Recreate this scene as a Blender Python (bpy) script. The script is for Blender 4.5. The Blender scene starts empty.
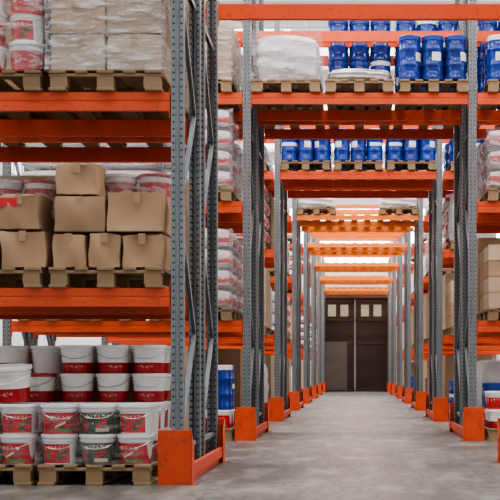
import bpy, bmesh, math, random
from mathutils import Vector, Matrix
R = random.Random(7)
sc = bpy.context.scene
COL = sc.collection
F = 1240.0; H = 0.8
try: sc.view_settings.look = 'AgX - Medium High Contrast'
except Exception: pass

# ---------------------------------------------------------------- materials
def nt(name):
    m = bpy.data.materials.new(name); m.use_nodes = True
    n = m.node_tree.nodes; l = m.node_tree.links
    return m, n, l, n['Principled BSDF']
def math_(n, l, op, a, b=None, c=None):
    x = n.new('ShaderNodeMath'); x.operation = op
    for i, v in enumerate((a, b, c)):
        if v is None: continue
        if isinstance(v, (int, float)): x.inputs[i].default_value = v
        else: l.new(v, x.inputs[i])
    return x.outputs[0]
def mix(n, l, fac, a, b):
    x = n.new('ShaderNodeMix'); x.data_type = 'RGBA'
    if isinstance(fac, (int, float)): x.inputs[0].default_value = fac
    else: l.new(fac, x.inputs[0])
    for i, v in ((6, a), (7, b)):
        if isinstance(v, tuple): x.inputs[i].default_value = (*v, 1)
        else: l.new(v, x.inputs[i])
    return x.outputs[2]
def noise(n, l, scale, detail=3, vec=None):
    t = n.new('ShaderNodeTexNoise'); t.inputs['Scale'].default_value = scale; t.inputs['Detail'].default_value = detail
    if vec is None:
        tc = n.new('ShaderNodeTexCoord'); vec = tc.outputs['Object']
    l.new(vec, t.inputs['Vector']); return t.outputs['Fac']
def ramp(n, l, f, p0, p1, c0, c1):
    r = n.new('ShaderNodeValToRGB'); r.color_ramp.elements[0].position = p0; r.color_ramp.elements[1].position = p1
    r.color_ramp.elements[0].color = (*c0, 1); r.color_ramp.elements[1].color = (*c1, 1); l.new(f, r.inputs[0]); return r.outputs[0]
def mat(name, c1, c2=None, scale=6, rough=.5, metal=0, bump=0, rnd=0, spec=.5, worn=None):
    m, n, l, p = nt(name)
    c2 = c2 or tuple(x * .8 for x in c1)
    f = noise(n, l, scale)
    col = mix(n, l, f, c1, c2)
    if rnd:
        oi = n.new('ShaderNodeObjectInfo')
        k = math_(n, l, 'MULTIPLY', oi.outputs['Random'], rnd)
        col = mix(n, l, k, col, tuple(x * .45 for x in c1))
    if worn:
        w = ramp(n, l, noise(n, l, 18, 8), .60, .72, (0, 0, 0), (.75, .75, .75))
        col = mix(n, l, w, col, worn)
    l.new(col, p.inputs['Base Color'])
    p.inputs['Roughness'].default_value = rough; p.inputs['Metallic'].default_value = metal
    p.inputs['Specular IOR Level'].default_value = spec
    if bump:
        b = n.new('ShaderNodeBump'); b.inputs['Strength'].default_value = bump; b.inputs['Distance'].default_value = .01
        l.new(f, b.inputs['Height']); l.new(b.outputs[0], p.inputs['Normal'])
    return m
M_or = mat('orange_paint', (.84, .115, .028), (.68, .072, .018), 3, .38, rnd=.28, worn=(.42, .055, .02))
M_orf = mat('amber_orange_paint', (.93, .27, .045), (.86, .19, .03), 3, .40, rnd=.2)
M_orl = mat('orange_guard_paint', (.76, .088, .020), (.50, .052, .015), 8, .5, worn=(.28, .045, .02))
M_deck = mat('lit_amber_deck', (.97, .48, .12), (.90, .38, .08), 5, .5)  # brighter amber paints in the light falling on the deck undersides
M_brace = mat('galvanised_brace', (.37, .395, .40), (.24, .265, .275), 5, .42, .45)
M_wood = mat('pallet_wood', (.40, .27, .15), (.22, .14, .08), 9, .85, rnd=.6)
M_card = mat('cardboard', (.50, .325, .195), (.40, .25, .145), 4, .85, rnd=.45, bump=.1)
M_cardl = mat('pale_cardboard', (.60, .45, .315), (.49, .36, .24), 4, .8, rnd=.4, bump=.1)
M_tape = mat('brown_tape', (.40, .25, .13), (.34, .21, .11), 10, .25)
M_whitepl = mat('white_plastic', (.82, .805, .785), (.70, .69, .68), 5, .3)
M_wrapload = mat('white_sack_bulk', (.80, .77, .75), (.48, .46, .46), 7, .32, bump=.8)
M_blue = mat('blue_plastic', (.010, .050, .36), (.005, .022, .19), 5, .17, rnd=.8)
M_lblue = mat('pale_blue_lid', (.014, .06, .42), (.010, .035, .25), 5, .25, rnd=.6)
M_steel = mat('steel_wire', (.5, .5, .5), (.4, .4, .4), 20, .3, .9)
M_label = mat('paper_label', (.78, .78, .76), (.62, .62, .62), 30, .6)
M_redlab = mat('red_label', (.70, .03, .03), (.5, .02, .03), 20, .5)
M_wall = mat('painted_wall', (.80, .80, .79), (.72, .72, .71), 1.2, .9)
M_ceil = mat('ceiling_sheet', (.88, .89, .90), (.82, .83, .84), 1, .8)
M_door = mat('dark_door_paint', (.060, .030, .021), (.038, .019, .014), 3, .5)
M_door2 = mat('dark_door_trim', (.085, .045, .032), (.055, .03, .022), 3, .5)
M_grey = mat('grey_hatch', (.18, .15, .13), (.12, .10, .09), 3, .6)

def post_mat():
    m, n, l, p = nt('perforated_galvanised_post')
    tc = n.new('ShaderNodeTexCoord'); s = n.new('ShaderNodeSeparateXYZ'); l.new(tc.outputs['Object'], s.inputs[0])
    g = n.new('ShaderNodeSeparateXYZ'); l.new(tc.outputs['Normal'], g.inputs[0])
    side = math_(n, l, 'GREATER_THAN', math_(n, l, 'ABSOLUTE', g.outputs[0]), .5)
    dz = math_(n, l, 'MULTIPLY', math_(n, l, 'SUBTRACT', math_(n, l, 'FRACT', math_(n, l, 'MULTIPLY', s.outputs[2], 20)), .5), .045)
    dx = math_(n, l, 'SUBTRACT', math_(n, l, 'ABSOLUTE', s.outputs[0]), .028)
    dy = math_(n, l, 'ADD', math_(n, l, 'ABSOLUTE', s.outputs[1]), .002)
    mx = n.new('ShaderNodeMix'); l.new(side, mx.inputs[0]); l.new(dx, mx.inputs[2]); l.new(dy, mx.inputs[3])
    d = math_(n, l, 'SQRT', math_(n, l, 'ADD', math_(n, l, 'POWER', math_(n, l, 'ABSOLUTE', dz), 2), math_(n, l, 'POWER', math_(n, l, 'ABSOLUTE', mx.outputs[0]), 2)))
    hole = math_(n, l, 'LESS_THAN', d, .0075)
    f = noise(n, l, 4)
    col = mix(n, l, f, (.28, .305, .315), (.16, .18, .19))
    col = mix(n, l, hole, col, (.02, .023, .025))
    l.new(col, p.inputs['Base Color']); p.inputs['Metallic'].default_value = .4; p.inputs['Roughness'].default_value = .40
    return m
M_post = post_mat()

def bucket_mat(name, kind):
    m, n, l, p = nt(name)
    tc = n.new('ShaderNodeTexCoord'); s = n.new('ShaderNodeSeparateXYZ'); l.new(tc.outputs['Object'], s.inputs[0])
    z = s.outputs[2]; x = s.outputs[0]
    W = (.82, .79, .76)
    def band(v, c, w): return math_(n, l, 'LESS_THAN', math_(n, l, 'ABSOLUTE', math_(n, l, 'SUBTRACT', v, c)), w)
    def AND(a, b): return math_(n, l, 'MULTIPLY', a, b)
    slant = math_(n, l, 'ADD', z, math_(n, l, 'MULTIPLY', x, -.55))
    spk = math_(n, l, 'GREATER_THAN', noise(n, l, 60, 2), .55)
    blot = math_(n, l, 'GREATER_THAN', noise(n, l, 22, 3), .56)
    if kind == 'red':
        col = mix(n, l, AND(band(z, .085, .083), math_(n, l, 'LESS_THAN', x, .112)), W, (.54, .015, .020))
        col = mix(n, l, AND(AND(band(z, .06, .04), band(x, 0, .08)), blot), col, (.22, .03, .02))
        col = mix(n, l, AND(AND(band(z, .128, .014), band(x, .0, .07)), spk), col, (.80, .72, .66))
        col = mix(n, l, AND(band(slant, .075, .008), band(x, 0, .035)), col, (.76, .66, .50))
        col = mix(n, l, AND(band(z, .030, .014), band(x, .03, .06)), col, (.08, .20, .07))
    elif kind == 'half':
        col = mix(n, l, math_(n, l, 'LESS_THAN', z, .090), W, (.36, .014, .020))
        col = mix(n, l, AND(AND(band(z, .055, .012), band(x, 0, .06)), spk), col, (.48, .25, .23))
    elif kind == 'dark':
        col = mix(n, l, math_(n, l, 'LESS_THAN', z, .170), W, (.035, .060, .035))
        col = mix(n, l, AND(AND(band(z, .09, .06), band(x, -.02, .09)), blot), col, (.50, .025, .03))
        col = mix(n, l, AND(AND(band(z, .140, .012), band(x, .01, .08)), spk), col, (.75, .66, .58))
        col = mix(n, l, AND(band(z, .035, .014), band(x, .04, .045)), col, (.58, .45, .30))
    elif kind == 'patch':
        col = mix(n, l, AND(band(z, .085, .075), band(x, -.015, .10)), W, (.56, .02, .024))
        col = mix(n, l, AND(AND(band(z, .07, .04), band(x, 0, .07)), blot), col, (.06, .10, .05))
        col = mix(n, l, AND(AND(band(z, .13, .014), band(x, -.02, .07)), spk), col, (.8, .72, .66))
    elif kind == 'pink':
        col = mix(n, l, math_(n, l, 'GREATER_THAN', z, .165), (.50, .035, .04), W)
        col = mix(n, l, AND(band(z, .10, .03), blot), col, (.62, .40, .38))
    else:
        col = mix(n, l, noise(n, l, 4), W, (.70, .68, .66))
    l.new(col, p.inputs['Base Color']); p.inputs['Roughness'].default_value = .22
    return m
M_b = {k: bucket_mat('bucket_' + k, k) for k in ('red', 'half', 'dark', 'patch', 'pink', 'white')}
M_redlid = mat('red_lid', (.50, .018, .02), (.40, .014, .016), 5, .3)

def sack_mat():
    m, n, l, p = nt('printed_white_sack')
    tc = n.new('ShaderNodeTexCoord'); s = n.new('ShaderNodeSeparateXYZ'); l.new(tc.outputs['Object'], s.inputs[0])
    c = mix(n, l, noise(n, l, 9), (.80, .74, .73), (.50, .45, .45))
    nn = math_(n, l, 'GREATER_THAN', noise(n, l, 12, 2), .48)
    zz = math_(n, l, 'LESS_THAN', math_(n, l, 'ABSOLUTE', math_(n, l, 'SUBTRACT', s.outputs[2], .10)), .045)
    c = mix(n, l, math_(n, l, 'MULTIPLY', nn, zz), c, (.60, .06, .06))
    l.new(c, p.inputs['Base Color']); p.inputs['Roughness'].default_value = .3
    b = n.new('ShaderNodeBump'); b.inputs['Strength'].default_value = .8; b.inputs['Distance'].default_value = .02
    l.new(noise(n, l, 8, 4), b.inputs['Height']); l.new(b.outputs[0], p.inputs['Normal'])
    return m
M_sack = sack_mat()

def film_mat(name, k):
    m, n, l, p = nt(name)
    out = n['Material Output']
    tr = n.new('ShaderNodeBsdfTransparent'); tr.inputs[0].default_value = (.96, .97, .98, 1)
    p.inputs['Base Color'].default_value = (.74, .73, .73, 1); p.inputs['Roughness'].default_value = .12
    tc = n.new('ShaderNodeTexCoord'); mp = n.new('ShaderNodeMapping'); mp.inputs['Scale'].default_value = (2.2, 2.2, 7); mp.inputs['Rotation'].default_value = (.5, .5, 0)
    l.new(tc.outputs['Object'], mp.inputs[0])
    f = noise(n, l, 2.4, 6, mp.outputs[0])
    f2 = noise(n, l, 4.5, 3, mp.outputs[0])
    rid = math_(n, l, 'SUBTRACT', 1, math_(n, l, 'MINIMUM', math_(n, l, 'MULTIPLY', math_(n, l, 'ABSOLUTE', math_(n, l, 'SUBTRACT', f2, .5)), 34), 1))
    fac = math_(n, l, 'MINIMUM', math_(n, l, 'MAXIMUM', math_(n, l, 'MULTIPLY', math_(n, l, 'SUBTRACT', f, .46), 3.2 * k), .16 * k), .55 * k)
    fac = math_(n, l, 'MAXIMUM', fac, math_(n, l, 'MULTIPLY', rid, .60 * k))
    b = n.new('ShaderNodeBump'); b.inputs['Strength'].default_value = 1; b.inputs['Distance'].default_value = .05
    l.new(f, b.inputs['Height']); l.new(b.outputs[0], p.inputs['Normal'])
    ms = n.new('ShaderNodeMixShader'); l.new(fac, ms.inputs[0]); l.new(tr.outputs[0], ms.inputs[1]); l.new(p.outputs[0], ms.inputs[2])
    l.new(ms.outputs[0], out.inputs[0]); return m
M_film = film_mat('stretch_film', 1.0); M_clear = film_mat('clear_stretch_film', .38); M_mid = film_mat('hazy_stretch_film', .65)

def floor_mat():
    m, n, l, p = nt('concrete_floor')
    tc = n.new('ShaderNodeTexCoord'); mp = n.new('ShaderNodeMapping'); mp.inputs['Scale'].default_value = (1, .30, 1)
    l.new(tc.outputs['Object'], mp.inputs[0])
    a = noise(n, l, 1.5, 10, mp.outputs[0]); b = noise(n, l, 18, 12, mp.outputs[0]); c3 = noise(n, l, 4.5, 12, mp.outputs[0])
    base = ramp(n, l, a, .42, .58, (.110, .104, .090), (.188, .180, .160))
    c = mix(n, l, ramp(n, l, b, .45, .58, (0, 0, 0), (.75, .75, .75)), base, (.072, .067, .057))
    c = mix(n, l, ramp(n, l, c3, .52, .64, (0, 0, 0), (.65, .65, .65)), c, (.29, .278, .25))
    s = n.new('ShaderNodeSeparateXYZ'); l.new(tc.outputs['Object'], s.inputs[0])
    j = math_(n, l, 'LESS_THAN', math_(n, l, 'ABSOLUTE', math_(n, l, 'SUBTRACT', math_(n, l, 'FRACT', math_(n, l, 'DIVIDE', s.outputs[1], 5.63)), .35)), .0018)
    c = mix(n, l, j, c, (.05, .047, .042))
    l.new(c, p.inputs['Base Color'])
    rr = math_(n, l, 'ADD', math_(n, l, 'MULTIPLY', a, .4), .22); l.new(rr, p.inputs['Roughness'])
    bu = n.new('ShaderNodeBump'); bu.inputs['Strength'].default_value = .2; l.new(b, bu.inputs['Height']); l.new(bu.outputs[0], p.inputs['Normal'])
    return m
def emit(name, c, s):
    m, n, l, p = nt(name)
    t = noise(n, l, .6, 2)
    col = mix(n, l, t, c, tuple(x * .9 for x in c))
    p.inputs['Base Color'].default_value = (.8, .8, .8, 1)
    l.new(col, p.inputs['Emission Color']); p.inputs['Emission Strength'].default_value = s
    return m

# ---------------------------------------------------------------- mesh helpers
def mk(name, bm, m, smooth=False):
    me = bpy.data.meshes.new(name)
    bmesh.ops.recalc_face_normals(bm, faces=bm.faces)
    bm.to_mesh(me); bm.free()
    for x in (m if isinstance(m, (list, tuple)) else [m]): me.materials.append(x)
    if smooth:
        for p in me.polygons: p.use_smooth = True
        try: me.set_sharp_from_angle(angle=math.radians(35))
        except Exception: pass
    return me
def addbox(bm, x0, x1, y0, y1, z0, z1, mi=0):
    r = bmesh.ops.create_cube(bm, size=1)
    for v in r['verts']:
        v.co = Vector((x0 + (v.co.x + .5) * (x1 - x0), y0 + (v.co.y + .5) * (y1 - y0), z0 + (v.co.z + .5) * (z1 - z0)))
    for f in {f for v in r['verts'] for f in v.link_faces}: f.material_index = mi
    return r['verts']
def boxes_mesh(name, lst, m, bev=0):
    bm = bmesh.new()
    for b in lst: addbox(bm, *b)
    if bev: bmesh.ops.bevel(bm, geom=bm.edges[:], offset=bev, segments=1, affect='EDGES')
    return mk(name, bm, m)
def lathe(name, prof, m, seg=24):
    bm = bmesh.new(); rings = []
    for r, z in prof:
        if r < 1e-5: rings.append([bm.verts.new((0, 0, z))])
        else: rings.append([bm.verts.new((r * math.cos(2 * math.pi * i / seg), r * math.sin(2 * math.pi * i / seg), z)) for i in range(seg)])
    for a, b in zip(rings, rings[1:]):
        for i in range(seg):
            j = (i + 1) % seg
            if len(a) == 1 and len(b) == 1: continue
            if len(a) == 1: bm.faces.new((a[0], b[i], b[j]))
            elif len(b) == 1: bm.faces.new((a[i], a[j], b[0]))
            else: bm.faces.new((a[i], a[j], b[j], b[i]))
    return mk(name, bm, m, True)
def ob(name, me, loc=(0, 0, 0), rot=(0, 0, 0), parent=None, label=None, cat=None, group=None, kind=None):
    o = bpy.data.objects.new(name, me); COL.objects.link(o)
    o.location = loc; o.rotation_euler = rot
    if parent: o.parent = parent
    if label: o['label'] = label
    if cat: o['category'] = cat
    if group: o['group'] = group
    if kind: o['kind'] = kind
    return o
CACHE = {}
def cached(key, fn):
    if key not in CACHE: CACHE[key] = fn()
    return CACHE[key]

# ---------------------------------------------------------------- racks
XL, XR = -1.26, 1.37
BAY = 2.8
XS = [XL - BAY, XL, XR, XR + BAY]
LV = [0, 1.396, 2.786, 4.05, 5.03]
NR = 8
def RY(k): return 8.8 + 5.63 * k
DEP = 1.0; ROWB = 1.2
PX = .045

def post_mesh(h):
    bm = bmesh.new()
    pr = [(-.022, .035), (-PX, .035), (-PX, -.035), (-.018, -.035), (-.010, -.025), (.010, -.025), (.018, -.035), (PX, -.035), (PX, .035), (.022, .035)]
    a = [bm.verts.new((x, y, .01)) for x, y in pr]; b = [bm.verts.new((x, y, h)) for x, y in pr]
    for i in range(len(pr) - 1): bm.faces.new((a[i], a[i + 1], b[i + 1], b[i]))
    bmesh.ops.recalc_face_normals(bm, faces=bm.faces)
    bmesh.ops.solidify(bm, geom=bm.faces[:], thickness=.004)
    return mk('post', bm, M_post)
def brace_mesh(L):
    return boxes_mesh('brace', [(-.016, -.012, -L / 2, L / 2, -.018, .018), (.012, .016, -L / 2, L / 2, -.018, .018), (-.012, .012, -L / 2, L / 2, .014, .018)], M_brace)
def frame(x, y, h, k, detailed):
    e = ob('rack_upright_frame', None, (x, y, 0), label='grey perforated steel rack upright frame with diagonal bracing', cat='rack frame', group='pallet rack upright frames')
    pm = cached(('post', h), lambda: post_mesh(h))
    fp = cached('foot', lambda: boxes_mesh('foot_plate', [(-.050, .050, -.038, .038, 0, .01)], M_brace, .002))
    for yy, rz in ((.035, 0), (DEP - .035, math.pi)):
        ob('post', pm, (0, yy, 0), (0, 0, rz), e); ob('foot_plate', fp, (0, yy, 0), (0, 0, 0), e)
    y0, y1 = .08, DEP - .08
    segs = []
    z = .25; i = 0; step = .85
    segs.append((z, z))
    while z + step < h - .1:
        segs.append((z, z + step) if i % 2 == 0 else (z + step, z)); z += step; i += 1
        if i % 4 == 0: segs.append((z, z))
    segs.append((h - .08, h - .08))
    if detailed:
        for a, b in segs:
            L = math.hypot(y1 - y0, b - a)
            ob('brace', cached(('br', round(L, 3)), lambda: brace_mesh(L)), (0, (y0 + y1) / 2, (a + b) / 2), (math.atan2(b - a, y1 - y0), 0, 0), e)
    else:
        def f():
            bm = bmesh.new()
            for a, b in segs:
                L = math.hypot(y1 - y0, b - a)
                vs = addbox(bm, -.016, .016, -L / 2, L / 2, -.018, .018)
                bmesh.ops.transform(bm, matrix=Matrix.Translation((0, (y0 + y1) / 2, (a + b) / 2)) @ Matrix.Rotation(math.atan2(b - a, y1 - y0), 4, 'X'), verts=vs)
            return mk('bracing', bm, M_brace)
        ob('bracing', cached(('bracing', h), f), parent=e)
def beam_mesh(L, hh, m):
    bm = bmesh.new(); b0 = .13 - hh
    pr = [(0, b0), (.05, b0), (.05, .13), (.02, .13), (0, .13), (0, .075), (.004, .070), (.004, .060), (0, .055)]
    a = [bm.verts.new((-L / 2, y, z)) for y, z in pr]; b = [bm.verts.new((L / 2, y, z)) for y, z in pr]
    n = len(pr)
    for i in range(n): bm.faces.new((a[i], a[(i + 1) % n], b[(i + 1) % n], b[i]))
    bm.faces.new(a); bm.faces.new(b)
    return mk('rack_beam', bm, m)
def beam(x0, x1, y, ztop, flip, far=False):
    L = (x1 - x0) - .108
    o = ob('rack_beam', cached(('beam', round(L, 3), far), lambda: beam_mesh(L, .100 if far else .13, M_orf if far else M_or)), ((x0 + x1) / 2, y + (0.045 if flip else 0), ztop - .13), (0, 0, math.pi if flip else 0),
           label='orange painted steel pallet rack beam between grey uprights', cat='rack beam', group='orange rack beams')
    cm = cached('conn', lambda: boxes_mesh('end_connector', [(-.004, .002, -.006, .052, -.05, .16)], M_orl, .001))
    ob('end_connector', cm, (L / 2, 0, 0), (0, 0, 0), o)
    ob('end_connector', cm, (-L / 2 + .002, 0, 0), (0, 0, 0), o)
def deck(x0, x1, y, ztop):
    def f():
        L = x1 - x0 - .14; l = []
        n = 9
        for i in range(n):
            xa = -L / 2 + i * L / n
            l.append((xa, xa + L / n - .14, .004, DEP - .004, 0, .016))
        return boxes_mesh('rack_deck', l, M_deck, .002)
    ob('rack_deck', cached(('deck', round(x1 - x0, 3)), f), ((x0 + x1) / 2, y, ztop), label='orange slatted steel deck with painted-in amber light between rack beams above the aisle', cat='rack deck', group='rack decks')
for k in range(NR):
    h = 6.6 if k <= 2 else 5.3
    for r in (0, ROWB):
        Y = RY(k) + r
        for x in XS:
            frame(x, Y, h, k, k <= 1 and x in (XL, XR))
        for lv in (1, 2, 3, 4):
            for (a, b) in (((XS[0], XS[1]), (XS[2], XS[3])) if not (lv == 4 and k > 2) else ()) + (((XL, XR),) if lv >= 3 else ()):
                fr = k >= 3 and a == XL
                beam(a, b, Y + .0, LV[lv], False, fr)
                beam(a, b, Y + DEP - .045, LV[lv], True, fr)
        if k >= 4: beam(XL, XR, Y, 4.55, False, True); beam(XL, XR, Y + DEP - .045, 4.55, True, True)
        if k >= 2: deck(XL, XR, Y, LV[3])
# floor end guards
def guard(x, Y, s):
    L = 2 * DEP + (ROWB - DEP)
    e = ob('rack_end_guard', None, (x, Y, 0), label='orange steel floor guard wrapping the rack upright feet', cat='rack guard', group='orange rack end guards')
    def pl():
        bm = bmesh.new()
        addbox(bm, -.135, .105, -.03, -.022, 0, .39)
        vs = addbox(bm, .097, .105, -.03, .12, 0, .39)
        for v in vs:
            if v.co.z > .3 and v.co.y > .1: v.co.z = .26
        addbox(bm, .105, .15, -.02, .02, 0, .008)
        bmesh.ops.bevel(bm, geom=bm.edges[:], offset=.002, segments=1, affect='EDGES')
        return mk('end_plate', bm, M_orl)
    p = cached('gplate', pl)
    a = ob('end_plate', p, (0, 0, 0), parent=e); b = ob('end_plate', p, (0, L, 0), parent=e)
    a.scale = (s, 1, 1); b.scale = (s, -1, 1)
    rr = cached('grail', lambda: boxes_mesh('guard_rail', [(.060, .095, -.015, L + .015, .05, .14), (.060, .067, -.015, L + .015, 0.0, .05)], M_orl, .004))
    c = ob('guard_rail', rr, parent=e); c.scale = (s, 1, 1)
for k in range(NR):
    guard(XL, RY(k), 1); guard(XR, RY(k), -1)

# ---------------------------------------------------------------- goods
PW, PD, PH = .8, 1.12, .144
def pallet_mesh():
    l = []
    D = PD / 2; W = PW / 2
    for i in range(5):
        w = .12 if i in (0, 2, 4) else .09
        xc = -W + .06 + i * (PW - .12) / 4
        l.append((xc - w / 2, xc + w / 2, -D, D, .122, .144))
    for yc in (-D + .06, 0, D - .06):
        l.append((-W, W, yc - .05, yc + .05, .10, .122))
        for xc in (-W + .07, 0, W - .07):
            l.append((xc - .06, xc + .06, yc - .05, yc + .05, .022, .10))
    for xc in (-W + .06, 0, W - .06): l.append((xc - .06, xc + .06, -D, D, 0, .022))
    return boxes_mesh('wooden_pallet', l, M_wood, .003)
def pallet(x, y, z, where='on orange rack beams'):
    ob('wooden_pallet', cached('pal', pallet_mesh), (x, y, z), (0, 0, R.uniform(-.008, .008)), label='weathered wooden pallet resting ' + where, cat='pallet', group='wooden pallets')
def cbox_mesh(w, d, h, m, dent=0):
    bm = bmesh.new(); addbox(bm, -w / 2, w / 2, -d / 2, d / 2, 0, h)
    bmesh.ops.subdivide_edges(bm, edges=bm.edges[:], cuts=5, use_grid_fill=True)
    ph = [R.uniform(0, 6.28) for _ in range(4)]; am = .006 + dent * .012
    sk = R.uniform(-1, 1) * dent * .012; sq = [R.uniform(0, 1) * dent * .024 for _ in range(4)]
    for v in bm.verts:
        u, q, t = v.co.x / (w / 2), v.co.y / (d / 2), (v.co.z - h / 2) / (h / 2)
        uu, qq, tt = u, q, t
        bu = (1 - qq * qq) * (1 - tt * tt); bq = (1 - uu * uu) * (1 - tt * tt)
        if abs(u) > .99: v.co.x += math.copysign(am * .4, u) * bu
        if abs(q) > .99: v.co.y += math.copysign(am, q) * bq * math.sin(ph[0] + uu * 2) 
        if t > .99 and dent:
            v.co.z -= (sq[0] if q < -.9 else 0) * (1 - uu * uu) + (sq[1] * max(0, u) ** 3 + sq[2] * max(0, -u) ** 3) * max(0, -q)
        v.co.x += sk * (t + 1) / 2
        v.co.x += dent * .004 * math.sin(ph[1] + t * 3) * (abs(u) > .99); v.co.y += dent * .004 * math.sin(ph[2] + u * 5 + t * 2) * (abs(q) > .99)
    bmesh.ops.bevel(bm, geom=[e for e in bm.edges if len(e.link_faces) == 2 and e.calc_face_angle(0) > .8], offset=.005, segments=2, affect='EDGES')
    if not dent:
        addbox(bm, -w / 2 + .004, w / 2 - .004, -d / 2 + .004, -.002, h, h + .002)
        addbox(bm, -w / 2 + .004, w / 2 - .004, .002, d / 2 - .004, h, h + .002)
    return mk('cardboard_box', bm, m, True)
def cbox(x, y, z, w, d, h, rz=0, near=False, pale=False, label=None, group='stacked cardboard boxes', redlab=False, dent=0):
    key = (round(w, 2), round(d, 2), round(h, 2), pale)
    me = cbox_mesh(w, d, h - .003, M_cardl if pale else M_card, dent) if dent else cached(('cb',) + key, lambda: cbox_mesh(w, d, h - .003, M_cardl if pale else M_card))
    o = ob('cardboard_box', me, (x, y, z), (0, 0, rz), label=label or (('dented ' if dent else '') + ('pale' if pale else 'brown') + ' cardboard box stacked on a wooden pallet'), cat='box', group=group)
    if near:
        off = R.uniform(-.02, .02) if dent else 0
        t = boxes_mesh('packing_tape', [(off - .025, off + .025, -d / 2 - .0125, -d / 2 - .0105, h - .085, h - .012)], M_tape) if dent else cached(('tp',) + key, lambda: boxes_mesh('packing_tape', [(-.025, .025, -d / 2 - .0075, -d / 2 - .0065, h - .09, h), (-.025, .025, -d / 2 - .0075, d / 2 + .001, h - .001, h)], M_tape))
        ob('packing_tape', t, parent=o)
    if redlab:
        t = boxes_mesh('printed_label', [(-w * .40, w * .02, -d / 2 - .016, -d / 2 - .0125, h * .60, h * .84)], M_redlab)
        ob('printed_label', t, parent=o, label='red paper label')
    return o
def boxstack(x, y, z, nx, ny, nz, hgt, aisle, near=False, pale=False, group='stacked cardboard boxes', mixp=False):
    w = (PW - .01) / nx; d = (PD - .02) / ny
    for k in range(nz):
        for j in range(ny):
            for i in range(nx):
                side = (i == nx - 1) if aisle > 0 else (i == 0)
                if not (j == 0 or side): continue
                pl = (R.random() < .6) if mixp else pale
                cbox(x - PW / 2 + .005 + w * (i + .5), y - PD / 2 + .01 + d * (j + .5), z + k * hgt, w - .014, d - .024, hgt, R.uniform(-.012, .012), near and j == 0, pl, group=group, dent=.5 if (near and j == 0) else 0)
def sack_mesh(w=.385, d=.54, h=.13, p=.55):
    bm = bmesh.new()
    addbox(bm, -1, 1, -1, 1, -1, 1)
    bmesh.ops.subdivide_edges(bm, edges=bm.edges[:], cuts=6, use_grid_fill=True)
    for v in bm.verts:
        x, y, z = v.co
        puff = (1 - abs(x) ** 4 * p) * (1 - abs(y) ** 4 * p)
        s = 1 - .06 * abs(z)
        v.co = Vector((x * w / 2 * s, y * d / 2 * s, h / 2 + z * h / 2 * puff + R.uniform(-.005, .005) * (abs(z) < .95)))
    return mk('filled_sack', bm, M_sack, True)
def fatsacks(x, y, z, layers):
    for k in range(layers):
        me = cached(('fsack', k % 2), lambda: sack_mesh(.77, .54, .235, .25))
        for j in range(2):
            ob('filled_sack', me, (x + R.uniform(-.008, .008), y + (j - .5) * .56, z + k * .237), (0, 0, R.uniform(-.015, .015)),
               label='bulky white wrapped sack with red print', cat='sack', group='bulky white sacks')
ZS = .91; BH = .2365 * ZS
def bucket(x, y, z, kind, detailed=True, rz=None, s=1, rx=0, redlid=False):
    def body():
        pr = [(0, 0), (.106, 0), (.110, .004), (.122, .180), (.127, .181), (.127, .190), (.1235, .191), (.124, .205), (.129, .206), (.129, .214), (.125, .215), (.125, .222), (0, .222)]
        return lathe('bucket', pr, M_b[kind], 28)
    lab = {'red': 'white paint bucket with broad red label', 'half': 'white paint bucket with red lower half', 'dark': 'dark green and red printed paint bucket', 'patch': 'white paint bucket with red label patch', 'pink': 'red printed paint bucket in clear wrap', 'white': 'plain white plastic bucket'}[kind]
    o = ob('paint_bucket', cached(('bk', kind), body), (x, y, z), (rx, 0, R.uniform(-.4, .4) if rz is None else rz), label=lab + (' and red lid' if redlid else ' and white lid'), cat='bucket', group='stacked paint buckets')
    o.scale = (s, s, s * ZS)
    ob('lid', cached(('bklid', redlid), lambda: lathe('lid', [(0, .224), (.112, .224), (.116, .235), (.131, .235), (.133, .230), (.133, .208), (.130, .208), (.130, .2225), (0, .2225)], M_redlid if redlid else M_whitepl, 28)), parent=o)
    if detailed:
        def hd():
            bm = bmesh.new(); n = 16; rr = .0022; prev = None
            pts = []
            for i in range(n + 1):
                a = math.pi * i / n
                pts.append(Vector((.133 * math.cos(a), -.133 * math.sin(a) * .98, .198 - .075 * math.sin(a))))
            for i, p in enumerate(pts):
                t = (pts[min(i + 1, n)] - pts[max(i - 1, 0)]).normalized(); u = t.cross(Vector((0, 0, 1))).normalized(); w = t.cross(u)
                ring = [bm.verts.new(p + rr * (u * math.cos(q) + w * math.sin(q))) for q in (0, 1.57, 3.14, 4.71)]
                if prev:
                    for q in range(4): bm.faces.new((prev[q], prev[(q + 1) % 4], ring[(q + 1) % 4], ring[q]))
                prev = ring
            return mk('handle', bm, M_steel, True)
        ob('handle', cached('bkhd', hd), parent=o)
    return o
def buckets(x, y, z, heights, kinds, aisle, detailed=True, jit=0, rl=0):
    for j, hh in enumerate(heights):
        for k in range(hh):
            for i in range(3):
                side = (i == 2) if aisle > 0 else (i == 0)
                prevh = heights[j - 1] if j else 0
                if not (k >= prevh - 1 or side): continue
                bucket(x + (i - 1) * .273, y - PD / 2 + .15 + j * .277 + R.uniform(-5 * jit, 0) * (j == 0) , z + k * BH, kinds(i, j, k), detailed and j < 3, redlid=R.random() < rl)
DZ = 1.2; DH_ = .4355 * DZ
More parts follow.
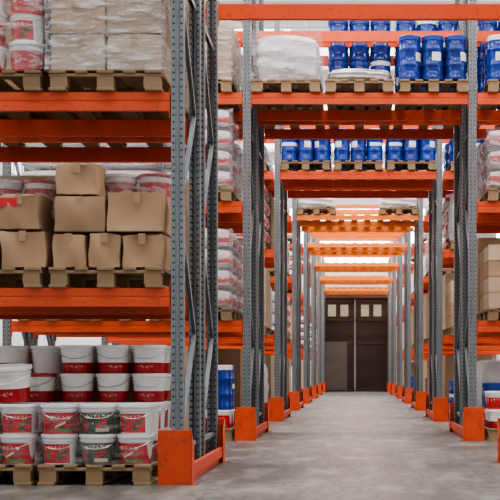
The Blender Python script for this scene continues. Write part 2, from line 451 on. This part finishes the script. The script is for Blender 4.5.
def drum(x, y, z, group='blue plastic drums'):
    def body():
        pr = [(0, 0), (.118, 0), (.125, .008), (.127, .05), (.122, .06), (.122, .13), (.128, .14), (.128, .16), (.122, .17), (.122, .28), (.128, .29), (.128, .31), (.122, .32), (.122, .385), (.105, .405), (.105, .41), (0, .41)]
        return lathe('drum', pr, M_blue, 20)
    wl = R.random() < .25
    o = ob('plastic_drum', cached('drum', body), (x, y, z), (0, 0, R.uniform(-1.0, 1.0)), label='blue ribbed plastic drum with ' + ('white lid' if wl else 'blue lid') + ' on a pallet', cat='drum', group=group)
    o.scale = (1.03, 1.03, DZ)
    pl = [(.121, .386), (.127, .388), (.127, .43), (.118, .435), (.105, .425), (0, .425), (0, .411), (.104, .411)]
    ob('lid', cached(('drlid', wl), lambda: lathe('lid', pl, M_whitepl if wl else M_lblue, 20)), parent=o)
    big = R.random() < .35
    def lb():
        bm = bmesh.new(); n = 14; prev = None; hw = 1.5 if big else .45
        for i in range(n + 1):
            a = -math.pi / 2 - hw + 2 * hw * i / n
            c = [bm.verts.new((.1235 * math.cos(a), .1235 * math.sin(a), zz)) for zz in ((.205, .25) if big else (.185, .268))]
            if prev: bm.faces.new((prev[0], c[0], c[1], prev[1]))
            prev = c
        return mk('paper_label', bm, M_label, True)
    ob('paper_label', cached(('drlb', big), lb), parent=o, label='white paper label')
def drums(x, y, z, tiers, rows=2):
    for t in range(tiers):
        for j in range(rows):
            for i in range(3):
                drum(x + (i - 1) * .268, y - PD / 2 + .14 + j * .27, z + t * DH_)
def film(x, y, z, w, d, h, label='clear stretch film wrapped around a pallet load', m=None):
    m = m or M_film
    def f():
        bm = bmesh.new(); n = 14
        per = [(-w / 2, -d / 2), (w / 2, -d / 2), (w / 2, d / 2), (-w / 2, d / 2)]
        ring = []
        for s in range(4):
            a = Vector(per[s]); b = Vector(per[(s + 1) % 4])
            for i in range(n): ring.append(a.lerp(b, i / n))
        mm = len(ring); rows = []
        for r in range(12):
            row = []
            for i, p in enumerate(ring):
                j = R.uniform(0, .012); q = p * (1 + j)
                row.append(bm.verts.new((q.x, q.y, h * r / 11)))
            rows.append(row)
        for a, b in zip(rows, rows[1:]):
            for i in range(mm): bm.faces.new((a[i], a[(i + 1) % mm], b[(i + 1) % mm], b[i]))
        return mk('stretch_wrap', bm, m, True)
    ob('stretch_wrap', cached(('film', w, d, h), f), (x, y, z), label=label, cat='plastic wrap', group='stretch film wraps')
def bulk(x, y, z, h, pale=False):
    cbox(x, y, z, .78, 1.09, h, R.uniform(-.01, .01), False, pale, label='large bulk carton standing on a wooden pallet', group='bulk cartons')
def bigbag(x, y, z, h):
    def f():
        bm = bmesh.new(); addbox(bm, -1, 1, -1, 1, -1, 1)
        bmesh.ops.subdivide_edges(bm, edges=bm.edges[:], cuts=7, use_grid_fill=True)
        for v in bm.verts:
            a, b, c = v.co
            s = 1 - .10 * abs(c) ** 3 + .03 * math.sin(c * 9 + a * 2)
            e = 1 - .12 * (abs(a * b)) ** 3
            v.co = Vector((a * .385 * s * e, b * .54 * s * e, h / 2 + c * h / 2 * (1 - .12 * (a * a + b * b) / 2 * (c > 0)) + R.uniform(-.005, .005) * (c > -.9)))
        return mk('bulk_bag', bm, M_wrapload, True)
    ob('bulk_bag', cached(('bb', h), f), (x, y, z), (0, 0, R.uniform(-.02, .02)), label='white bulk bag wrapped in film on a pallet', cat='bag', group='white bulk bags')

# --- near rack, left bay, front row
Y0 = RY(0); YC = Y0 + .5; YB = Y0 + ROWB + .5
XA, XB = -1.84, -2.68
pallet(XA, YC, 0, 'on the concrete floor'); pallet(XB, YC, 0, 'on the concrete floor')
pat = {0: ['patch', 'dark', 'red'], 1: ['red', 'dark', 'patch'], 2: ['half', 'half', 'half'], 3: ['half', 'half', 'half']}
buckets(XA, YC, PH, [2, 2, 4, 4], lambda i, j, k: pat[k][i], 1, jit=.004)
patb = {0: ['white', 'dark', 'red'], 1: ['dark', 'red', 'patch'], 2: ['half', 'white', 'half'], 3: ['white', 'half', 'white']}
buckets(XB, YC, PH, [2, 2, 3, 4], lambda i, j, k: patb[k][i], 1, jit=.004, rl=.2)
bucket(XB + .20, YC - PD / 2 + .20, PH + 2 * BH + .018, 'half', True, -.2, 1.2, .10)
film(XA, YC - .01, PH, .822, 1.14, .43, m=M_clear); film(XB, YC - .01, PH, .818, 1.14, .42, m=M_clear)
# level 1
z1 = LV[1] + PH
for x in (-1.76, -2.62): pallet(x, YC, LV[1])
fy = YC - PD / 2
def bx(pxl, pxr, z, h, d=.36, yo=0, rz=0, **kw):
    w = (pxr - pxl) / 141.5
    cbox((pxl + pxr - 710) / 2 / 141.5, fy + .02 + d / 2 + yo, z, w - .018, d, h, rz, True, dent=1.25, **kw)
bx(51, 86, z1, .25, rz=.02); bx(87, 121, z1, .255, yo=.01); bx(122, 164, z1, .25, rz=-.03)
bx(52, 105, z1 + .252, .262, rz=.03); bx(107, 165, z1 + .252, .28, rz=-.04, yo=-.01)
bx(54, 97, z1 + .515, .235, rz=.02)
for i, kk in enumerate((-.27, 0, .27)):
    cbox(-1.76 + kk, fy + .04 + .18 + .37, z1, .26, .35, .30, 0)
    cbox(-1.76 + kk, fy + .04 + .18 + .74, z1, .26, .35, .30, 0)
for j in (1, 2):
    for i, kk in enumerate((-.268, 0, .268)):
        for t in (0, 1): bucket(-1.76 + kk, fy + .56 + .268 * (j - 1) * 1.0, z1 + .302 + t * BH, 'pink', False, R.uniform(-.2, .2), redlid=(i + t) % 3 == 0)
film(-1.76, fy + .70, z1 + .302, .82, .58, .45, m=M_mid)
bx(0, 47, z1, .27, rz=.02); bx(-50, -2, z1, .27)
bx(-6, 41, z1 + .27, .26, rz=-.03, redlab=True); bx(-58, -9, z1 + .27, .26)
for kk in (-.268, 0, .268):
    for j in (0, 1):
        for t in (0, 1, 2): bucket(-2.62 + kk, fy + .56 + .268 * j, z1 + t * BH + .04, 'pink', False, R.uniform(-.2, .2), redlid=t == 2 and kk > .1)
for kk in (-.2, .2): cbox(-2.62 + kk, fy + .70, z1, .39, .54, .04, 0, label='thin cardboard layer sheet under wrapped buckets')
film(-2.62, fy + .70, z1 + .04, .82, .58, .68, m=M_mid)
# level 2
z2 = LV[2] + PH
for x in (-1.76, -2.62): pallet(x, YC, LV[2])
boxstack(-1.76, YC, z2, 2, 2, 4, .262, 1, True, mixp=True)
film(-1.76, YC, z2, .84, 1.15, 1.05)
buckets(-2.62, YC, z2, [4, 4, 0, 0], lambda i, j, k: ['pink', 'red', 'pink', 'patch'][(i + k) % 4], 1, False, rl=.4)
film(-2.62, YC - .28, z2, .84, .60, .90, m=M_mid)
# row behind
for lv in (0, 1, 2):
    for x in (-1.76 - (.08 if lv == 0 else 0), -2.66, -3.54):
        pallet(x, YB, LV[lv], 'on the concrete floor' if lv == 0 else 'on orange rack beams')
        z = LV[lv] + PH
        if lv == 0: bulk(x, YB, z, .86)
        elif lv == 1: bulk(x, YB, z, .84)
        else: bulk(x, YB, z, .98)

# other racks
for k in range(1, NR):
    for row in (0, 1):
        y = RY(k) + row * ROWB + .5
        plan = [('buck', 'fat', 'fat', 'wbox'), ('bulk', 'fat', 'bag', 'wbox')][row] if k == 1 else R.choice([('bulk', 'bag', 'bulk', 'low'), ('bulk', 'fat', 'bag', 'low'), ('bag', 'bulk', 'fat', 'low')])
        xs = [XL - .57] + ([XL - 1.41, XL - 2.25] if k == 1 and row == 0 else [])
        for side in (-1, 1):
            if side == 1:
                plan = [('rmix', 'small', 'fat3', 'drum'), ('bag', 'bulk', 'bag', 'drum')][row] if k == 1 else R.choice([('drum1', 'small' if k < 5 and row == 0 else 'bulk', 'bag', 'drum' if k == 2 else 'low'), ('bulk', 'small' if k < 5 and row == 0 else 'bulk', 'fat', 'drum' if k == 2 else 'low'), ('bulk', 'bulk', 'bag', 'drum' if k == 2 else 'low')])
                xs = [XR + .57] + ([XR + 1.43] if k >= 4 and row == 0 else [])
            for x in xs:
                for lv in range(4):
                    kd = plan[lv]
                    if k >= 4 and row == 1 and lv == 3: continue
                    if x != xs[0] and kd == 'small': kd = 'bulk'
                    pallet(x, y, LV[lv], 'on the concrete floor' if lv == 0 else 'on orange rack beams'); z = LV[lv] + PH
                    a = -side
                    if kd == 'wbox': boxstack(x, y, z, 2, 2, 3, .23, a, mixp=True); film(x, y, z, .82, 1.12, .70)
                    elif kd == 'small': boxstack(x, y, z, 3, 2, 4, .185, a, mixp=True)
                    elif kd == 'fat': fatsacks(x, y, z, 4); (film(x, y, z, .82, 1.13, .92, m=M_mid) if k == 1 else None)
                    elif kd == 'fat3': fatsacks(x, y, z, 3); film(x, y, z, .82, 1.13, .70, m=M_mid)
                    elif kd == 'bag': bigbag(x, y, z, .82)
                    elif kd == 'bulk': bulk(x, y, z, .95 if lv < 3 else .7, R.random() < .4)
                    elif kd == 'low': bigbag(x, y, z, .35)
                    elif kd == 'drum': drums(x, y, z, 1 + (row if k == 1 else 0))
                    elif kd == 'drum1': drums(x, y, z, 1)
                    elif kd == 'buck':
                        if x == xs[0]:
                            for j in (0, 1):
                                for i in (-1, 0, 1): bucket(x + i * .268, y - .42 + .27 * j, z, ('half', 'red', 'red')[i + 1], False); drum(x + i * .268, y - .42 + .27 * j, z + BH)
                        else: buckets(x, y, z, [4, 4, 0, 0], lambda i, j, kk: ['red', 'half', 'dark'][(i + kk) % 3], 1, False)
                    elif kd == 'rmix':
                        for j in (0, 1):
                            for i in (-1, 0, 1):
                                for t in (0, 1): bucket(x + i * .268, y - .42 + .275 * j, z + t * BH, ((('half', 'red', 'patch'), ('patch', 'white', 'red'))[t])[i + 1], False, 0)
                        for i in (-1, 0, 1): drum(x + i * .268, y + .13, z)
# aisle-bridging bays at level 3
AX = [-.80, .055, .91]
for k in range(1, 4):
    for row in (0, 1):
        y = RY(k) + row * ROWB + .5
        if k >= 3 and row == 1: continue
        zz = LV[3] + (.016 if k >= 2 else 0); zt = zz + PH
        for i, x in enumerate(AX):
            if k >= 3 and i == 1: continue
            pallet(x, y, zz)
            if k == 1 and row == 0:
                if i == 0: bigbag(x, y, zt, .54); film(x, y, zt, .83, 1.13, .56, m=M_mid)
                elif i == 1: bigbag(x, y, zt, .14)
                else: drums(x, y, zt, 1)
            elif k == 1: 
                if i == 0: bigbag(x, y, zt, .5)
                else: drums(x, y, zt, 2, 3)
            elif k == 2: drums(x, y, zt, 1, 3 - row)
            else: bigbag(x, y, zt, .32)

# ---------------------------------------------------------------- building shell
X0, X1, YA, YE, ZC = -9.5, 9.5, -4.0, 51.2, 8.2
def st(name, lst, m, bev=0): 
    return ob(name, boxes_mesh(name, lst, m, bev), kind='structure')
st('floor', [(X0, X1, YA, YE + .3, -.2, 0)], floor_mat())
# ceiling with openings for rows of added skylights
sk = [(4.2 + 5.63 * i, 4.2 + 5.63 * i + 3.6) for i in range(8)]
cl = [(X0, -6, YA, YE, ZC, ZC + .2), (6, X1, YA, YE, ZC, ZC + .2)]
e = YA
for a, b in sk: cl.append((-6, 6, e, a, ZC, ZC + .2)); e = b
cl.append((-6, 6, e, YE, ZC, ZC + .2))
st('ceiling', cl, M_ceil)
for i in range(8):
    st('trim_%d' % (i + 1), [(X0, X1, 3 + i * 5.63, 3.14 + i * 5.63, ZC - .30, ZC)], M_ceil)
DW, DH = 1.36, 3.84
W = [(-8.6, -5.6), (-5.0, -2.0), (-1.5, 1.5), (2.0, 5.0), (5.6, 8.6)]
wz0, wz1 = 4.9, 7.6
lst = [(X0, -DW, YE, YE + .25, 0, wz0), (DW, X1, YE, YE + .25, 0, wz0), (-DW, DW, YE, YE + .25, DH, wz0), (X0, X1, YE, YE + .25, wz1, ZC)]
e = X0
for a, b in W: lst.append((e, a, YE, YE + .25, wz0, wz1)); e = b
lst.append((e, X1, YE, YE + .25, wz0, wz1))
st('wall_back', lst, M_wall)
st('trim_9', [(-DW - .35, DW + .35, YE - .08, YE - .001, DH, DH + .45), (-DW - .35, -DW, YE - .08, YE - .001, 0, DH), (DW, DW + .35, YE - .08, YE - .001, 0, DH)], M_door2, .01)
M_win = emit('daylight_pane', (.92, .96, 1.0), 9.0)
M_addside = emit('added_side_pane', (.92, .96, 1.0), 2.4)  # glow for the added side windows
M_addsky = emit('added_skylight_pane', (.95, .975, 1.0), 3.7)  # glow for skylights added to brighten the ceiling
M_fr = mat('window_bar', (.6, .62, .63), (.5, .52, .53), 4, .5)
wi = 1
def window(parts_pane, bars, m):
    global wi
    o = st('window_%d' % wi, parts_pane, m); wi += 1
    ob('window_frame', boxes_mesh('window_frame', bars, M_fr), parent=o)
for a, b in W:
    bars = [(a, b, YE + .03, YE + .08, wz0, wz0 + .06), (a, b, YE + .03, YE + .08, wz1 - .06, wz1)]
    for i in range(5): x = a + (b - a - .05) * i / 4; bars.append((x, x + .05, YE + .03, YE + .08, wz0, wz1))
    for z in (5.65, 6.6): bars.append((a, b, YE + .03, YE + .08, z, z + .04))
    window([(a, b, YE + .12, YE + .14, wz0, wz1)], bars, M_win)
for a, b in sk:
    bars = [(x, x + .05, a, b, ZC + .02, ZC + .06) for x in [-6 + 1.19 * q for q in range(11)]]
    window([(-6, 6, a, b, ZC + .10, ZC + .12)], bars, M_addsky)  # added skylight, put in to whiten the ceiling and light the hall
for s, nm in ((-1, 'left'), (1, 'right')):
    xa = X0 - .25 if s < 0 else X1; xb = xa + .25
    l = [(xa, xb, YA, YE + .25, 0, 3.2), (xa, xb, YA, YE + .25, 7.4, ZC + .2)]
    e = YA
    for i in range(8):
        a = RY(0) - 3.1 + 5.63 * i; b = a + 3.6
        if b > YE: break
        l.append((xa, xb, e, a, 3.2, 7.4)); e = b
        px = (xa + .10, xa + .12)
        bx0, bx1 = (xa + .16, xa + .2) if s < 0 else (xa + .04, xa + .08)
        bars = []
        for q in range(5): yy = a + (b - a - .05) * q / 4; bars.append((bx0, bx1, yy, yy + .05, 3.2, 7.4))
        for q in range(5): z = 3.2 + 4.14 * q / 4; bars.append((bx0, bx1, a, b, z, z + .05))
        window([(px[0], px[1], a, b, 3.2, 7.4)], bars, M_addside)  # unseen window added to throw light into the rack bays
    l.append((xa, xb, e, YE + .25, 3.2, 7.4))
    st('wall_' + nm, l, M_wall)
# doors
M_pane = emit('door_pane', (.62, .62, .42), .20)
M_pane.node_tree.nodes['Principled BSDF'].inputs['Base Color'].default_value = (.35, .34, .26, 1)
for i, (a, b) in enumerate(((-DW, -.006), (.006, DW))):
    l = [(a, b, YE + .06, YE + .12, 0, DH)]
    d = st('door_%d' % (i + 1), l, M_door)
    fr = [(a, a + .09, YE + .02, YE + .06, 0, DH), (b - .09, b, YE + .02, YE + .06, 0, DH), (a, b, YE + .02, YE + .06, DH - .14, DH), (a, b, YE + .02, YE + .06, DH - .95, DH - .83), (a, b, YE + .02, YE + .06, 0, .15), (a, b, YE + .02, YE + .06, 1.95, 2.03)]
    for q in range(1, 6): x = a + (b - a) * q / 6; fr.append((x - .008, x + .008, YE + .045, YE + .06, .15, DH - .95))
    ob('door_batten', boxes_mesh('door_batten', fr, M_door2), parent=d)
    w = (b - a)
    for q in (0, 1):
        xx = a + w * (.18 + .38 * q)
        ob('door_pane', boxes_mesh('door_pane', [(xx, xx + w * .24, YE + .04, YE + .058, DH - .74, DH - .26)], M_pane), parent=d, label='small glazed pane')
    if i == 0:
        ob('wicket_door', boxes_mesh('wicket_door', [(a + .12, b - .32, YE + .0, YE + .045, .05, 2.05)], M_grey, .01), parent=d, label='grey personnel door panel')
# added lamps under the ceiling, invented to light the hall
M_addlamp = emit('added_lamp_tube', (1, .98, .93), 6)
for i in range(8):
    y = RY(0) - .5 + 5.63 * i
    for x in (-4.5, 0, 4.5):
        e = ob('added_ceiling_lamp', boxes_mesh('added_lamp_housing', [(-1.3, 1.3, -.14, .14, .03, .10)], M_fr, .01), (x, y, ZC - .55), label='long white linear lamp added under the ceiling for light', cat='ceiling lamp', group='added ceiling lamps')
        ob('added_lamp_tube', boxes_mesh('added_lamp_tube', [(-1.25, 1.25, -.10, .10, 0, .03)], M_addlamp), parent=e)
        ob('hanger', boxes_mesh('hanger', [(-1.0, -.98, -.01, .01, .10, .55), (.98, 1.0, -.01, .01, .10, .55)], M_steel), parent=e)
        ld = bpy.data.lights.new('added_lamp_light', 'AREA'); ld.shape = 'RECTANGLE'; ld.size = 2.5; ld.size_y = .25; ld.energy = 90; ld.color = (1, .96, .90)
        lo = bpy.data.objects.new('added_lamp_light', ld); COL.objects.link(lo); lo.location = (0, 0, -.02); lo.parent = e

w = bpy.data.worlds.new('World'); sc.world = w; w.use_nodes = True
bg = w.node_tree.nodes['Background']; bg.inputs[0].default_value = (.98, .985, 1, 1); bg.inputs[1].default_value = .88

cam = bpy.data.cameras.new('Camera'); co = bpy.data.objects.new('Camera', cam); COL.objects.link(co)
co.location = (0, 0, H); co.rotation_euler = (math.radians(90), 0, 0)
cam.sensor_width = 36; cam.lens = F / 500 * 36; cam.shift_x = -.21; cam.shift_y = .244
cam.clip_end = 200
sc.camera = co
